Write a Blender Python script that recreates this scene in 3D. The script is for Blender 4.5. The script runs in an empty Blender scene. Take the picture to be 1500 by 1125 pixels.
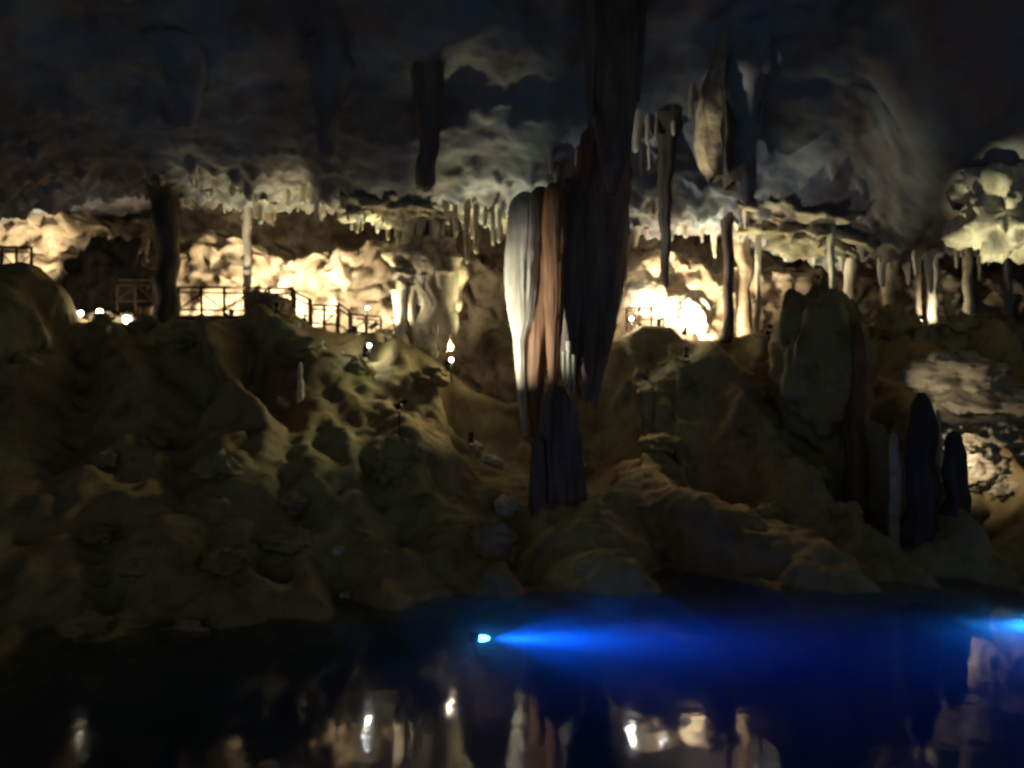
import bpy, math, random
import numpy as np
from mathutils import Vector, Matrix
from mathutils.bvhtree import BVHTree

R = math.radians
random.seed(7)
rng = np.random.default_rng(11)
sc = bpy.context.scene
COL = sc.collection

# ------------------------------------------------------------------ camera
EYE = 5.5                     # camera height above the lake
cam_d = bpy.data.cameras.new('camera')
cam = bpy.data.objects.new('camera', cam_d)
COL.objects.link(cam)
cam.location = (0, 0, EYE)
cam.rotation_euler = (R(90), 0, 0)
cam_d.sensor_width = 36
cam_d.lens = 28
cam_d.clip_start = 0.1
cam_d.clip_end = 500
cam_d.dof.use_dof = True      # hand-held night shot, focus a little short of the far bank
cam_d.dof.focus_distance = 11.0
cam_d.dof.aperture_fstop = 0.45
sc.camera = cam

# ------------------------------------------------------------------ world: faint even ambient fill, added in place of unseen lamp light
w = bpy.data.worlds.new('World')
sc.world = w
w.use_nodes = True
bg = w.node_tree.nodes['Background']
bg.inputs['Color'].default_value = (0.66, 0.83, 1.0, 1)
bg.inputs['Strength'].default_value = 0.13

# ------------------------------------------------------------------ exposure and sampling
sc.view_settings.view_transform = 'Standard'
sc.view_settings.look = 'None'
sc.view_settings.exposure = 0.0
sc.view_settings.gamma = 1.0
sc.render.engine = 'CYCLES'
cy = sc.cycles
cy.max_bounces = 7
cy.diffuse_bounces = 3
cy.glossy_bounces = 3
cy.transmission_bounces = 5
cy.volume_bounces = 1
cy.sample_clamp_indirect = 25
cy.sample_clamp_direct = 0
cy.use_denoising = True
cy.blur_glossy = 0.5

# ------------------------------------------------------------------ helpers
FPX = 28 / 36 * 1500


def W(px, py, d):
    """a point of the place, from its bearing in the survey picture and its distance"""
    return Vector(((px - 750) / FPX * d, d, EYE + (562.5 - py) / FPX * d))


def X(px, d):
    return (px - 750) / FPX * d


def _hash(ix, iy, iz, seed):
    h = (ix.astype(np.int64) * 374761393 + iy.astype(np.int64) * 668265263 + iz.astype(np.int64) * 2147483647 + seed * 144665) & 0xffffffff
    h = ((h ^ (h >> 13)) * 1274126177) & 0xffffffff
    h = ((h ^ (h >> 16)) * 2246822519) & 0xffffffff
    return (h ^ (h >> 15)) & 0xffffffff


_G = np.array([[1, 1, 0], [-1, 1, 0], [1, -1, 0], [-1, -1, 0], [1, 0, 1], [-1, 0, 1], [1, 0, -1], [-1, 0, -1],
               [0, 1, 1], [0, -1, 1], [0, 1, -1], [0, -1, -1], [1, 1, 0], [-1, 1, 0], [0, -1, 1], [0, -1, -1]], float)


def perlin(p, seed=0):
    p = np.asarray(p, float)
    i = np.floor(p)
    f = p - i
    i = i.astype(np.int64)
    u = f * f * f * (f * (f * 6 - 15) + 10)
    out = np.zeros(p.shape[:-1])
    for dx in (0, 1):
        wx = u[..., 0] if dx else 1 - u[..., 0]
        for dy in (0, 1):
            wy = u[..., 1] if dy else 1 - u[..., 1]
            for dz in (0, 1):
                wz = u[..., 2] if dz else 1 - u[..., 2]
                g = _G[_hash(i[..., 0] + dx, i[..., 1] + dy, i[..., 2] + dz, seed) & 15]
                out += wx * wy * wz * (g[..., 0] * (f[..., 0] - dx) + g[..., 1] * (f[..., 1] - dy) + g[..., 2] * (f[..., 2] - dz))
    return out


def fbm(p, octv=4, seed=0, gain=0.5):
    a, s, o = 1.0, 0.0, np.asarray(p, float)
    for k in range(octv):
        s = s + a * perlin(o, seed + k * 17)
        o = o * 2.03
        a *= gain
    return s


def ridged(p, octv=4, seed=0, gain=0.5):
    a, s, o = 1.0, 0.0, np.asarray(p, float)
    for k in range(octv):
        s = s + a * (0.45 - np.abs(perlin(o, seed + k * 17)) * 2)
        o = o * 2.07
        a *= gain
    return s


def mesh_obj(name, verts, faces, mat, parent=None, smooth=True, loc=None):
    me = bpy.data.meshes.new(name)
    me.from_pydata([tuple(v) for v in verts], [], faces)
    me.update()
    if smooth:
        me.polygons.foreach_set('use_smooth', np.ones(len(me.polygons), bool))
    o = bpy.data.objects.new(name, me)
    COL.objects.link(o)
    if mat:
        me.materials.append(mat)
    if parent:
        o.parent = parent
    if loc is not None:
        o.location = loc
    return o


def grid_faces(nu, nv, wrap=False):
    f = []
    for a in range(nu if wrap else nu - 1):
        b = (a + 1) % nu
        for j in range(nv - 1):
            f.append((a * nv + j, b * nv + j, b * nv + j + 1, a * nv + j + 1))
    return f


def tag(o, label, cat, group=None):
    o['label'] = label
    o['category'] = cat
    if group:
        o['group'] = group
    return o


def struct(o):
    o['kind'] = 'structure'
    return o


def empty(name, loc, rz=0):
    e = bpy.data.objects.new(name, None)
    e.empty_display_size = 0.2
    COL.objects.link(e)
    e.location = loc
    e.rotation_euler = (0, 0, rz)
    return e


# ------------------------------------------------------------------ materials
def rock_mat(name, c1, c2, c3, scale=1.0, rough=0.75, bump=0.35, streak=False, spec=0.3):
    m = bpy.data.materials.new(name)
    m.use_nodes = True
    nt = m.node_tree
    N, L = nt.nodes, nt.links
    b = N['Principled BSDF']
    b.inputs['Roughness'].default_value = rough
    b.inputs['Specular IOR Level'].default_value = spec
    tc = N.new('ShaderNodeTexCoord')
    geo = N.new('ShaderNodeNewGeometry')
    mp = N.new('ShaderNodeMapping')
    L.new(geo.outputs['Position'], mp.inputs['Vector'])
    mp.inputs['Scale'].default_value = (scale, scale, scale * (0.18 if streak else 1.0))
    n1 = N.new('ShaderNodeTexNoise')
    n1.inputs['Scale'].default_value = 0.45 if not streak else 1.6
    n1.inputs['Detail'].default_value = 6
    n1.inputs['Distortion'].default_value = 0.6
    L.new(mp.outputs['Vector'], n1.inputs['Vector'])
    n2 = N.new('ShaderNodeTexNoise')
    n2.inputs['Scale'].default_value = 2.3
    n2.inputs['Detail'].default_value = 8
    n2.inputs['Roughness'].default_value = 0.65
    L.new(mp.outputs['Vector'], n2.inputs['Vector'])
    r1 = N.new('ShaderNodeValToRGB')
    r1.color_ramp.elements[0].position = 0.38
    r1.color_ramp.elements[0].color = (*c1, 1)
    r1.color_ramp.elements[1].position = 0.62
    r1.color_ramp.elements[1].color = (*c2, 1)
    L.new(n1.outputs['Fac'], r1.inputs['Fac'])
    r2 = N.new('ShaderNodeValToRGB')
    r2.color_ramp.elements[0].position = 0.46
    r2.color_ramp.elements[0].color = (0, 0, 0, 1)
    r2.color_ramp.elements[1].position = 0.72
    r2.color_ramp.elements[1].color = (1, 1, 1, 1)
    L.new(n2.outputs['Fac'], r2.inputs['Fac'])
    mx = N.new('ShaderNodeMix')
    mx.data_type = 'RGBA'
    L.new(r2.outputs['Color'], mx.inputs['Factor'])
    L.new(r1.outputs['Color'], mx.inputs['A'])
    mx.inputs['B'].default_value = (*c3, 1)
    L.new(mx.outputs['Result'], b.inputs['Base Color'])
    n3 = N.new('ShaderNodeTexNoise')
    n3.inputs['Scale'].default_value = 5.0
    n3.inputs['Detail'].default_value = 9
    n3.inputs['Roughness'].default_value = 0.7
    L.new(mp.outputs['Vector'], n3.inputs['Vector'])
    bp = N.new('ShaderNodeBump')
    bp.inputs['Strength'].default_value = bump
    bp.inputs['Distance'].default_value = 0.12
    L.new(n3.outputs['Fac'], bp.inputs['Height'])
    L.new(bp.outputs['Normal'], b.inputs['Normal'])
    return m


def plain_mat(name, col, rough=0.5, metal=0.0, emit=None, estr=0.0, noise=0.25):
    m = bpy.data.materials.new(name)
    m.use_nodes = True
    nt = m.node_tree
    b = nt.nodes['Principled BSDF']
    b.inputs['Roughness'].default_value = rough
    b.inputs['Metallic'].default_value = metal
    n = nt.nodes.new('ShaderNodeTexNoise')
    n.inputs['Scale'].default_value = 9
    n.inputs['Detail'].default_value = 5
    r = nt.nodes.new('ShaderNodeValToRGB')
    r.color_ramp.elements[0].color = (*[c * (1 - noise) for c in col], 1)
    r.color_ramp.elements[1].color = (*[min(1, c * (1 + noise)) for c in col], 1)
    nt.links.new(n.outputs['Fac'], r.inputs['Fac'])
    nt.links.new(r.outputs['Color'], b.inputs['Base Color'])
    if emit:
        b.inputs['Emission Color'].default_value = (*emit, 1)
        b.inputs['Emission Strength'].default_value = estr
    return m


M_BANK = rock_mat('bank_rock', (0.29, 0.19, 0.085), (0.34, 0.30, 0.14), (0.14, 0.105, 0.05), 0.6, 0.7, 0.35)
M_CEIL = rock_mat('ceiling_rock', (0.17, 0.145, 0.14), (0.20, 0.235, 0.27), (0.16, 0.115, 0.095), 0.35, 0.75, 0.3)
M_WALL = rock_mat('wall_limestone', (0.34, 0.28, 0.19), (0.48, 0.42, 0.31), (0.22, 0.16, 0.10), 1.2, 0.8, 0.6)
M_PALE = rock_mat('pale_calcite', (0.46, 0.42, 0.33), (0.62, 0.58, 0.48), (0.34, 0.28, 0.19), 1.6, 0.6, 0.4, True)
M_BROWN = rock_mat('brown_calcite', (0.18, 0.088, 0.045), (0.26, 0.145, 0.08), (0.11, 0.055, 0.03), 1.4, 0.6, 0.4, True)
M_DARK = rock_mat('silhouette_stone', (0.055, 0.042, 0.034), (0.085, 0.07, 0.06), (0.035, 0.027, 0.02), 1.2, 0.65, 0.45, True)  # near-black colour stands in for backlit and unlit shapes
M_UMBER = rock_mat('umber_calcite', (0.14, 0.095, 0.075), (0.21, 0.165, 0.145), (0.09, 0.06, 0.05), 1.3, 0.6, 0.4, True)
M_GREY = rock_mat('grey_calcite', (0.13, 0.14, 0.135), (0.20, 0.21, 0.20), (0.09, 0.085, 0.075), 1.3, 0.6, 0.4, True)
M_BED = rock_mat('lake_bed_rock', (0.08, 0.08, 0.07), (0.14, 0.13, 0.11), (0.05, 0.05, 0.04), 0.8, 0.8, 0.4)
M_WOOD = plain_mat('weathered_timber', (0.10, 0.065, 0.035), 0.8)
M_DECK = plain_mat('walkway_timber', (0.17, 0.12, 0.07), 0.8)
M_IRON = plain_mat('painted_steel', (0.03, 0.03, 0.03), 0.5, 0.6)
M_GLOW = plain_mat('warm_lamp_glass', (0.9, 0.85, 0.7), 0.3, emit=(1.0, 0.86, 0.62), estr=14)
M_COOL = plain_mat('cool_lamp_glass', (0.9, 0.9, 0.9), 0.3, emit=(0.86, 0.90, 1.0), estr=11)
M_BLUE = plain_mat('blue_lamp_glass', (0.3, 0.7, 1.0), 0.3, emit=(0.06, 0.45, 1.0), estr=30)

# ------------------------------------------------------------------ the setting: bank, gallery floor and lake bed in one ground
CREST_PX = [-500, -150, 0, 60, 100, 112, 200, 250, 300, 345, 372, 395, 430, 455, 490, 540, 585, 620, 650, 690, 740, 800, 850, 880, 905, 940, 985, 1005, 1045, 1090, 1130, 1300, 1400, 1500, 1700, 2100]
CREST_PY = [330, 362, 378, 386, 425, 468, 474, 474, 468, 462, 449, 447, 456, 474, 484, 486, 496, 512, 535, 568, 588, 585, 560, 530, 495, 473, 476, 496, 496, 488, 482, 480, 470, 470, 430, 380]
LIP_PX = [-500, -150, 0, 150, 250, 350, 450, 520, 600, 650, 720, 800, 900, 960, 1050, 1120, 1200, 1250, 1300, 1400, 1500, 1700, 2100]
LIP_PY = [420, 345, 302, 272, 282, 288, 288, 318, 330, 318, 322, 325, 318, 326, 332, 345, 368, 384, 380, 362, 356, 380, 440]
TOE_PX = [-500, 0, 100, 400, 700, 850, 1100, 1300, 1500, 2000]
TOE_Y = [12, 14.5, 16, 18.3, 20.6, 21.2, 21.4, 21.2, 20.8, 19]
YC = 30.5
YL = 31.0


def crest_z(x):
    return EYE + (562.5 - np.interp(x / YC * FPX + 750, CREST_PX, CREST_PY)) / FPX * YC


def lip_z(x):
    return EYE + (562.5 - np.interp(x / YL * FPX + 750, LIP_PX, LIP_PY)) / FPX * YL


def toe_y(x):
    return np.interp(x / 20 * FPX + 750, TOE_PX, TOE_Y)


def sheet(name, xs, rows, mat, disp):
    """rows: function x-array -> list of (y, z) arrays along the section; disp: function(P, t, n) -> displaced P"""
    ctrl = rows(xs)
    segs = []
    t_all = []
    total = sum(r[2] for r in ctrl[1:])
    acc = 0
    for k in range(len(ctrl) - 1):
        y0, z0, _ = ctrl[k]
        y1, z1, n = ctrl[k + 1]
        for j in range(n):
            a = j / n
            segs.append((y0 + (y1 - y0) * a, z0 + (z1 - z0) * a))
            t_all.append(k + a)
    segs.append((ctrl[-1][0], ctrl[-1][1]))
    t_all.append(len(ctrl) - 1)
    Y = np.stack([np.broadcast_to(s[0], xs.shape) for s in segs], 1)
    Z = np.stack([np.broadcast_to(s[1], xs.shape) for s in segs], 1)
    # soften the corners of the section
    for _ in range(3):
        Y[:, 1:-1] = 0.25 * Y[:, :-2] + 0.5 * Y[:, 1:-1] + 0.25 * Y[:, 2:]
        Z[:, 1:-1] = 0.25 * Z[:, :-2] + 0.5 * Z[:, 1:-1] + 0.25 * Z[:, 2:]
    P = np.stack([np.broadcast_to(xs[:, None], Y.shape), Y, Z], -1).astype(float)
    du = np.gradient(P, axis=0)
    dv = np.gradient(P, axis=1)
    n = np.cross(du, dv)
    n /= np.linalg.norm(n, axis=-1, keepdims=True) + 1e-9
    P = disp(P, np.array(t_all)[None, :] + np.zeros(P.shape[:2]), n)
    o = mesh_obj(name, P.reshape(-1, 3), grid_faces(P.shape[0], P.shape[1]), mat)
    return struct(o)


def bank_rows(xs):
    zc, ty = crest_z(xs), toe_y(xs)
    zf = np.minimum(zc - 0.35, 8.0)
    return [(4.0, -4.5, 0), (ty - 5, -3.8, 22), (ty - 0.6, -0.7, 24), (ty + 0.5, 0.25, 10),
            (ty + (YC - ty) * 0.45, zc * 0.36 + 0.2, 62), (YC - 1.3, zc - 0.75, 72), (YC, zc, 16),
            (YC + 0.7, zf, 8), (34.5, zf, 16), (42.5, zf + 0.2, 22)]


def bank_disp(P, t, n):
    slope = np.clip(np.minimum((t - 1.5) / 1.2, (6.15 - t) / 0.8), 0.0, 1)
    low = np.clip((t - 6.3) / 0.5, 0, 1) * 0.12
    # buttresses that run down the slope and lean, then blocks, then rubble
    q = P.copy()
    q[..., 0] = (P[..., 0] + 0.8 * P[..., 2]) * 0.30
    q[..., 1] *= 0.10
    q[..., 2] *= 0.10
    d = 3.0 * (0.35 - np.sqrt(perlin(q, 5) ** 2 + 0.012) * 1.5 - 0.5 * np.sqrt(perlin(q * 2.1, 6) ** 2 + 0.006)) * slope
    d += (0.8 * fbm(P * 0.36, 3, 9)) * slope
    d += 0.14 * ridged(P * np.array([0.5, 0.5, 0.5]), 4, 21, 0.5) * (0.18 + 0.82 * slope)
    d += 0.07 * ridged(P * np.array([1.7, 1.7, 2.0]), 4, 27, 0.6) * slope
    d += 0.10 * fbm(P * 2.6, 3, 33) * (0.3 + 0.7 * slope)
    d = d * np.where(t > 6.3, 0.0, 1.0) + low * fbm(P * 0.9, 4, 40)
    return P + n * d[..., None]


xs = np.linspace(-34, 34, 460)
bank = sheet('ground', xs, bank_rows, M_BANK, bank_disp)
bank['label'] = 'steep rocky bank rising from the lake to the gallery'


def ceil_rows(xs):
    zl = lip_z(xs)
    side = np.clip((np.abs(xs) - 20) / 14, 0, 1) ** 2 * 6
    low = np.clip((xs - 12.0) / 3.0, 0, 1)
    low = low * low * (3 - 2 * low)          # the roof comes down over the flowstone terrace
    return [(-12.0, 21.5 - side, 0), (10.0, 20.5 - side, 24), (20.0, 19.0 - side - 0.8 * low, 24), (24.5, 17.9 - side * 0.5 - 4.4 * low, 34), (27.4, 16.0 - side * 0.4 - 4.0 * low, 40),
            (29.2, zl + 1.15 - 1.0 * low, 44), (29.9, zl + 0.65 - 0.4 * low, 12), (31.0, zl + 0.25, 24), (32.3, zl, 24), (32.9, zl + 0.5, 10), (33.7, zl + 2.0, 10), (36.5, zl + 2.4, 16), (41.5, zl + 2.0, 16), (43.0, zl + 1.0, 6)]


def ceil_disp(P, t, n):
    near = np.clip((4.8 - t) / 1.2, 0, 1)
    lip = np.exp(-((t - 6.9) / 1.5) ** 2)
    d = (1.5 * fbm(P * 0.24, 3, 61) + 0.12 * ridged(P * 0.5, 3, 71)) * (0.25 + 0.75 * near)
    d += 0.07 * fbm(P * 1.5, 4, 75)
    # small hanging knobs, drawn out downwards
    k = np.clip(perlin(P * np.array([1.9, 1.9, 0.5]), 81) - 0.2, 0, 1) * 1.0
    k += np.clip(perlin(P * np.array([4.1, 4.1, 1.0]), 83) - 0.2, 0, 1) * 0.5
    d = d + lip * (0.35 * ridged(P * 1.1, 3, 91) + 0.4 * fbm(P * 1.6, 3, 95))
    k = k + lip * np.clip(perlin(P * np.array([2.6, 2.2, 0.6]), 87), 0, 1) * 0.7
    out = P + n * (d * 0.8)[..., None] * np.array([0.2, 0.8, 1.0])
    out[..., 2] -= k * (0.75 - 0.45 * near)
    return out


ceiling = sheet('cave_ceiling', np.linspace(-34, 34, 430), ceil_rows, M_CEIL, ceil_disp)


SHELF_PX = [-500, -150, 0, 60, 110, 150, 200, 265, 350, 400, 450, 500, 560, 620, 700, 760, 900, 960, 1030, 1060, 1100, 1200, 1500, 2000]
SHELF_PY = [330, 300, 296, 300, 325, 370, 350, 335, 350, 382, 376, 362, 352, 345, 385, 398, 385, 366, 372, 392, 388, 398, 400, 400]


def wall_rows(xs):
    zl, zc = lip_z(xs), crest_z(xs)
    zf = np.minimum(zc - 0.35, 8.0) - 0.3
    px = xs / 37.0 * FPX + 750
    h = np.exp(-((px - 540) / 85) ** 2) + np.exp(-((px - 965) / 60) ** 2) * 0.5 + np.exp(-((px - 1300) / 130) ** 2) * 0.4
    y0 = 38.6 - 3.2 * h
    zs = EYE + (562.5 - np.interp(px, SHELF_PX, SHELF_PY)) / FPX * (y0 + 0.4)
    zt = np.maximum(zl + 2.6, zs + 1.0)
    return [(42.0, zt, 0), (41.6, zs + 0.2, 22), (y0 + 1.6, zs, 14), (y0 + 0.4, zs - 0.25, 14), (y0, zs * 0.5 + zf * 0.5, 26), (y0 - 0.7, zf, 26)]


def wall_disp(P, t, n):
    d = 0.9 * fbm(P * 0.55, 3, 101) + 0.5 * ridged(P * np.array([0.95, 0.95, 0.6]), 4, 111, 0.55) + 0.16 * fbm(P * 2.4, 4, 119)
    out = P.copy()
    out[..., 1] -= d
    out[..., 2] += 0.45 * fbm(P * 0.8, 3, 141)
    out[..., 0] += 0.3 * fbm(P * 0.9, 2, 131)
    return out


back_wall = sheet('cave_back_wall', np.linspace(-36, 36, 420), wall_rows, M_WALL, wall_disp)


def bvh(o):
    me = o.data
    return BVHTree.FromPolygons([v.co.copy() for v in me.vertices], [tuple(p.vertices) for p in me.polygons])


T_BANK, T_CEIL = bvh(bank), bvh(ceiling)


def ground_z(x, y, zmax=30.0):
    h = T_BANK.ray_cast(Vector((x, y, zmax)), Vector((0, 0, -1)))
    return h[0].z if h[0] else 0.0


def ceil_at(x, y, z0):
    h = T_CEIL.ray_cast(Vector((x, y, z0)), Vector((0, 0, 1)))
    return h[0].z if h[0] else None


def roof_depth(px, py):
    """how far away the roof is on that bearing"""
    o = Vector((0, 0, EYE))
    h = T_CEIL.ray_cast(o, (W(px, py, 10) - o).normalized())
    return h[0].y if h[0] else 27.0


# ------------------------------------------------------------------ the lake: one closed body of clear, faintly milky water
def make_water():
    m = bpy.data.materials.new('lake_water')
    m.use_nodes = True
    nt = m.node_tree
    N, L = nt.nodes, nt.links
    for n in list(N):
        N.remove(n)
    out = N.new('ShaderNodeOutputMaterial')
    gl = N.new('ShaderNodeBsdfGlass')
    gl.inputs['IOR'].default_value = 1.333
    gl.inputs['Roughness'].default_value = 0.065
    geo = N.new('ShaderNodeNewGeometry')
    mp = N.new('ShaderNodeMapping')
    mp.inputs['Scale'].default_value = (1.0, 0.8, 1.0)
    L.new(geo.outputs['Position'], mp.inputs['Vector'])
    nz = N.new('ShaderNodeTexNoise')
    nz.inputs['Scale'].default_value = 1.3
    nz.inputs['Detail'].default_value = 2
    L.new(mp.outputs['Vector'], nz.inputs['Vector'])
    bp = N.new('ShaderNodeBump')
    bp.inputs['Strength'].default_value = 0.4
    bp.inputs['Distance'].default_value = 0.02
    L.new(nz.outputs['Fac'], bp.inputs['Height'])
    L.new(bp.outputs['Normal'], gl.inputs['Normal'])
    L.new(gl.outputs['BSDF'], out.inputs['Surface'])
    vs = N.new('ShaderNodeVolumeScatter')
    vs.inputs['Color'].default_value = (0.55, 0.85, 1.0, 1)
    vs.inputs['Density'].default_value = 0.16
    vs.inputs['Anisotropy'].default_value = 0.25
    va = N.new('ShaderNodeVolumeAbsorption')
    va.inputs['Color'].default_value = (0.05, 0.45, 0.70, 1)
    va.inputs['Density'].default_value = 0.5
    ad = N.new('ShaderNodeAddShader')
    L.new(vs.outputs[0], ad.inputs[0])
    L.new(va.outputs[0], ad.inputs[1])
    L.new(ad.outputs[0], out.inputs['Volume'])
    x0, x1, y0, y1, z0, z1 = -33.5, 33.5, -11, 29.5, -7, 0
    v = [(x0, y0, z0), (x1, y0, z0), (x1, y1, z0), (x0, y1, z0), (x0, y0, z1), (x1, y0, z1), (x1, y1, z1), (x0, y1, z1)]
    f = [(0, 3, 2, 1), (4, 5, 6, 7), (0, 1, 5, 4), (1, 2, 6, 5), (2, 3, 7, 6), (3, 0, 4, 7)]
    o = mesh_obj('lake_water', v, f, m, smooth=False)
    return struct(o)


make_water()

# the deep lake floor under and behind the place where one stands
n_ = 60
gx = np.linspace(-34, 34, n_)
gy = np.linspace(-12, 5, 24)
GX, GY = np.meshgrid(gx, gy, indexing='ij')
GP = np.stack([GX, GY, np.full_like(GX, -4.6)], -1)
GP[..., 2] += 0.5 * fbm(GP * 0.4, 4, 201)
struct(mesh_obj('lake_bed', GP.reshape(-1, 3), grid_faces(n_, 24), M_BED))


# ------------------------------------------------------------------ dripstone
def drip(name, top, tip, r0, r1, mat, seed, flute=0.10, knob=0.14, power=0.8, flare=1.5, rings=26, seg=14, blunt=0.5, parent=None, mid=None):
    """stalactite / column: rings from top to tip; local origin at top"""
    top, tip = Vector(top), Vector(tip)
    Lz = (tip - top).length
    rings = max(10, min(60, int(rings)))
    t = np.linspace(0, 1, rings)
    ang = np.linspace(0, 2 * math.pi, seg, endpoint=False)
    prof = r1 + (r0 - r1) * (1 - t) ** power
    if mid:
        prof = np.interp(t, [m[0] for m in mid], [m[1] for m in mid])
    prof = prof * (1 + (flare - 1) * np.exp(-(t * Lz) / ((3.2 if flare > 2 else 1.1) * r0 + 1e-6)))
    c = np.outer(t, np.array(tip - top))
    wob = np.stack([perlin(np.stack([t * Lz * 0.9, np.full_like(t, seed * 3.1), np.full_like(t, k * 7.7)], -1), seed) for k in (0, 1)], -1)
    c[:, :2] += wob * r0 * 0.55
    A = np.broadcast_to(ang[None, :], (rings, seg))
    T = np.broadcast_to(t[:, None], (rings, seg))
    cyl = np.stack([np.cos(A) * 1.3, np.sin(A) * 1.3, T * Lz * 0.35 / max(r0, 0.05) * 0.5 + seed * 5.3], -1)
    rr = prof[:, None] * (1 + flute * 2.2 * perlin(cyl * np.array([2.2, 2.2, 0.25]), seed + 3) + knob * 2.0 * perlin(cyl * np.array([0.8, 0.8, 2.2]), seed + 9))
    end = np.clip((1 - t) / 0.05, 0, 1) ** blunt
    rr = rr * np.maximum(end, 0.02)[:, None]
    V = np.stack([c[:, None, 0] + rr * np.cos(A), c[:, None, 1] + rr * np.sin(A), c[:, None, 2] + 0 * rr], -1)
    V = V.transpose(1, 0, 2)
    return mesh_obj(name, V.reshape(-1, 3), grid_faces(seg, rings, True), mat, parent, loc=top)


def stalactite(px, d, tip_py, w_px, mat, label, seed, group=None, name='stalactite', top_py=None, **k):
    tip = W(px, tip_py, d)
    if top_py is None:
        z = ceil_at(tip.x, d, tip.z)
        if z is None:
            z = tip.z + 2
        ztop = z + (0.5 if w_px < 20 else 1.0)
    else:
        ztop = W(px, top_py, d).z
    r0 = w_px * 0.5 / FPX * d
    L_ = ztop - tip.z
    k.setdefault('rings', 12 + L_ * 7)
    if w_px > 20:
        k.setdefault('flare', 2.6)
        k.setdefault('seg', 22)
        k.setdefault('flute', 0.16)
    o = drip(name, (tip.x, d, ztop), tip, r0, k.pop('r1', r0 * 0.4), mat, seed, **k)
    return tag(o, label, 'stalactite', group)


def column(px, d, w_px, mat, label, seed, base_py=None, top_py=None, name='rock_column', cat='column', **k):
    x = X(px, d)
    zb = ground_z(x, d) - 0.25 if base_py is None else W(px, base_py, d).z
    if top_py is None:
        zt = (ceil_at(x, d, zb + 1.0) or zb + 4) + 0.25
    else:
        zt = W(px, top_py, d).z
    r0 = w_px * 0.5 / FPX * d
    k.setdefault('rings', 14 + (zt - zb) * 6)
    k.setdefault('mid', [(0, r0 * 1.25), (0.12, r0), (0.5, r0 * 0.86), (0.85, r0), (1, r0 * 1.4)])
    o = drip(name, (x, d, zt), (x, d, zb), r0, r0, mat, seed, blunt=0.12, **k)
    return tag(o, label, cat)


def blob(name, c, r, mat, seed, sub=4, rough=0.3, freq=1.0, parent=None, squash_down=True):
    """a rock: sphere of rings displaced by noise"""
    nu, nv = 10 * sub, 6 * sub
    u = np.linspace(0, 2 * math.pi, nu, endpoint=False)
    v = np.linspace(0.0, math.pi, nv)
    U, Vv = np.meshgrid(u, v, indexing='ij')
    D = np.stack([np.cos(U) * np.sin(Vv), np.sin(U) * np.sin(Vv), np.cos(Vv)], -1)
    q = D * 1.6 * freq + seed * 11.3
    s = 1 + rough * (fbm(q, 3, seed) * 1.0 + 0.5 * ridged(q * 1.1, 3, seed + 4))
    P = D * s[..., None] * np.array(r)
    return mesh_obj(name, P.reshape(-1, 3), grid_faces(nu, nv, True), mat, parent, loc=None if parent else c)


# --- fringe of small stalactites along the lip of the ceiling
FR = 'small stalactites along the ceiling lip'
i = 0


def fringe(p0, p1, n, lmin, lmax, wmin, wmax, label, dmin=30.2, dmax=32.5, mat=None):
    global i
    for k in range(n):
        px = p0 + (p1 - p0) * (k + random.random()) / n
        d = random.uniform(dmin, dmax)
        x = X(px, d)
        z = ceil_at(x, d, float(lip_z(np.array([x]))[0]) - 3.0)
        if z is None:
            continue
        ln = lmin + (lmax - lmin) * random.random() ** 2.2
        wd = random.uniform(wmin, wmax) * (0.7 + 0.5 * ln / lmax)
        r0 = wd * 0.5 / FPX * d
        o = drip('stalactite', (x, d, z + 0.12), (x, d, z - ln), r0, r0 * 0.35, mat or random.choice((M_PALE, M_PALE, M_WALL)), i, seg=9, rings=9 + ln * 8, power=random.uniform(0.5, 1.1), flare=1.7)
        tag(o, label, 'stalactite', FR)
        i += 1


fringe(170, 355, 16, 0.15, 0.8, 6, 11, 'small pale stalactite in the fringe beside the tall white column')
fringe(372, 520, 22, 0.15, 1.0, 6, 11, 'small pale stalactite in the fringe over the timber walkway')
fringe(520, 745, 40, 0.2, 1.3, 6, 12, 'small pale stalactite in the fringe above the dripping pillar')
fringe(925, 1110, 22, 0.15, 1.1, 6, 11, 'small stalactite in the fringe over the floodlit alcove')
fringe(1110, 1270, 12, 0.15, 0.6, 7, 13, 'short stalactite under the bright bulging shelf of ceiling')
fringe(1280, 1490, 26, 0.3, 1.8, 7, 14, 'dim stalactite in the cluster behind the flowstone terrace', 30.4, 32.4)

# --- the single ones that stand out
stalactite(463, 30.6, 332, 12, M_PALE, 'longest pale stalactite of the fringe over the timber walkway', 301, r1=0.05)
stalactite(423, 30.6, 306, 10, M_PALE, 'pale stalactite beside the wide shadowed gap in the walkway fringe', 302)
stalactite(441, 30.7, 300, 15, M_PALE, 'stout pale stalactite in the walkway fringe, next to the longest one', 303)
stalactite(342, 30.6, 290, 12, M_PALE, 'stubby pale stalactite touching the tall white column at its top', 304)
stalactite(627, 27.0, 282, 28, M_UMBER, 'dark blunt stalactite hanging against the lit ceiling lip', 305, r1=0.30, power=0.9)
stalactite(484, 26.5, 235, 44, M_CEIL, 'broad dim stalactite hanging high above the walkway', 306, r1=0.18)
stalactite(270, 26.5, 190, 40, M_CEIL, 'faint brown stalactite hanging high in the dark part of the ceiling', 307, r1=0.2)
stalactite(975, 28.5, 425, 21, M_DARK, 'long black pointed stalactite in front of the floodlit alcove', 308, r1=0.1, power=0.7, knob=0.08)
stalactite(1092, 27.0, 300, 46, M_CEIL, 'dark thick stalactite beside the tall lit slab', 309, r1=0.2)
stalactite(1218, 29.5, 425, 11, M_PALE, 'slim pale stalactite below the bright bulging ceiling shelf', 311, r1=0.08, power=0.4)
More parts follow.
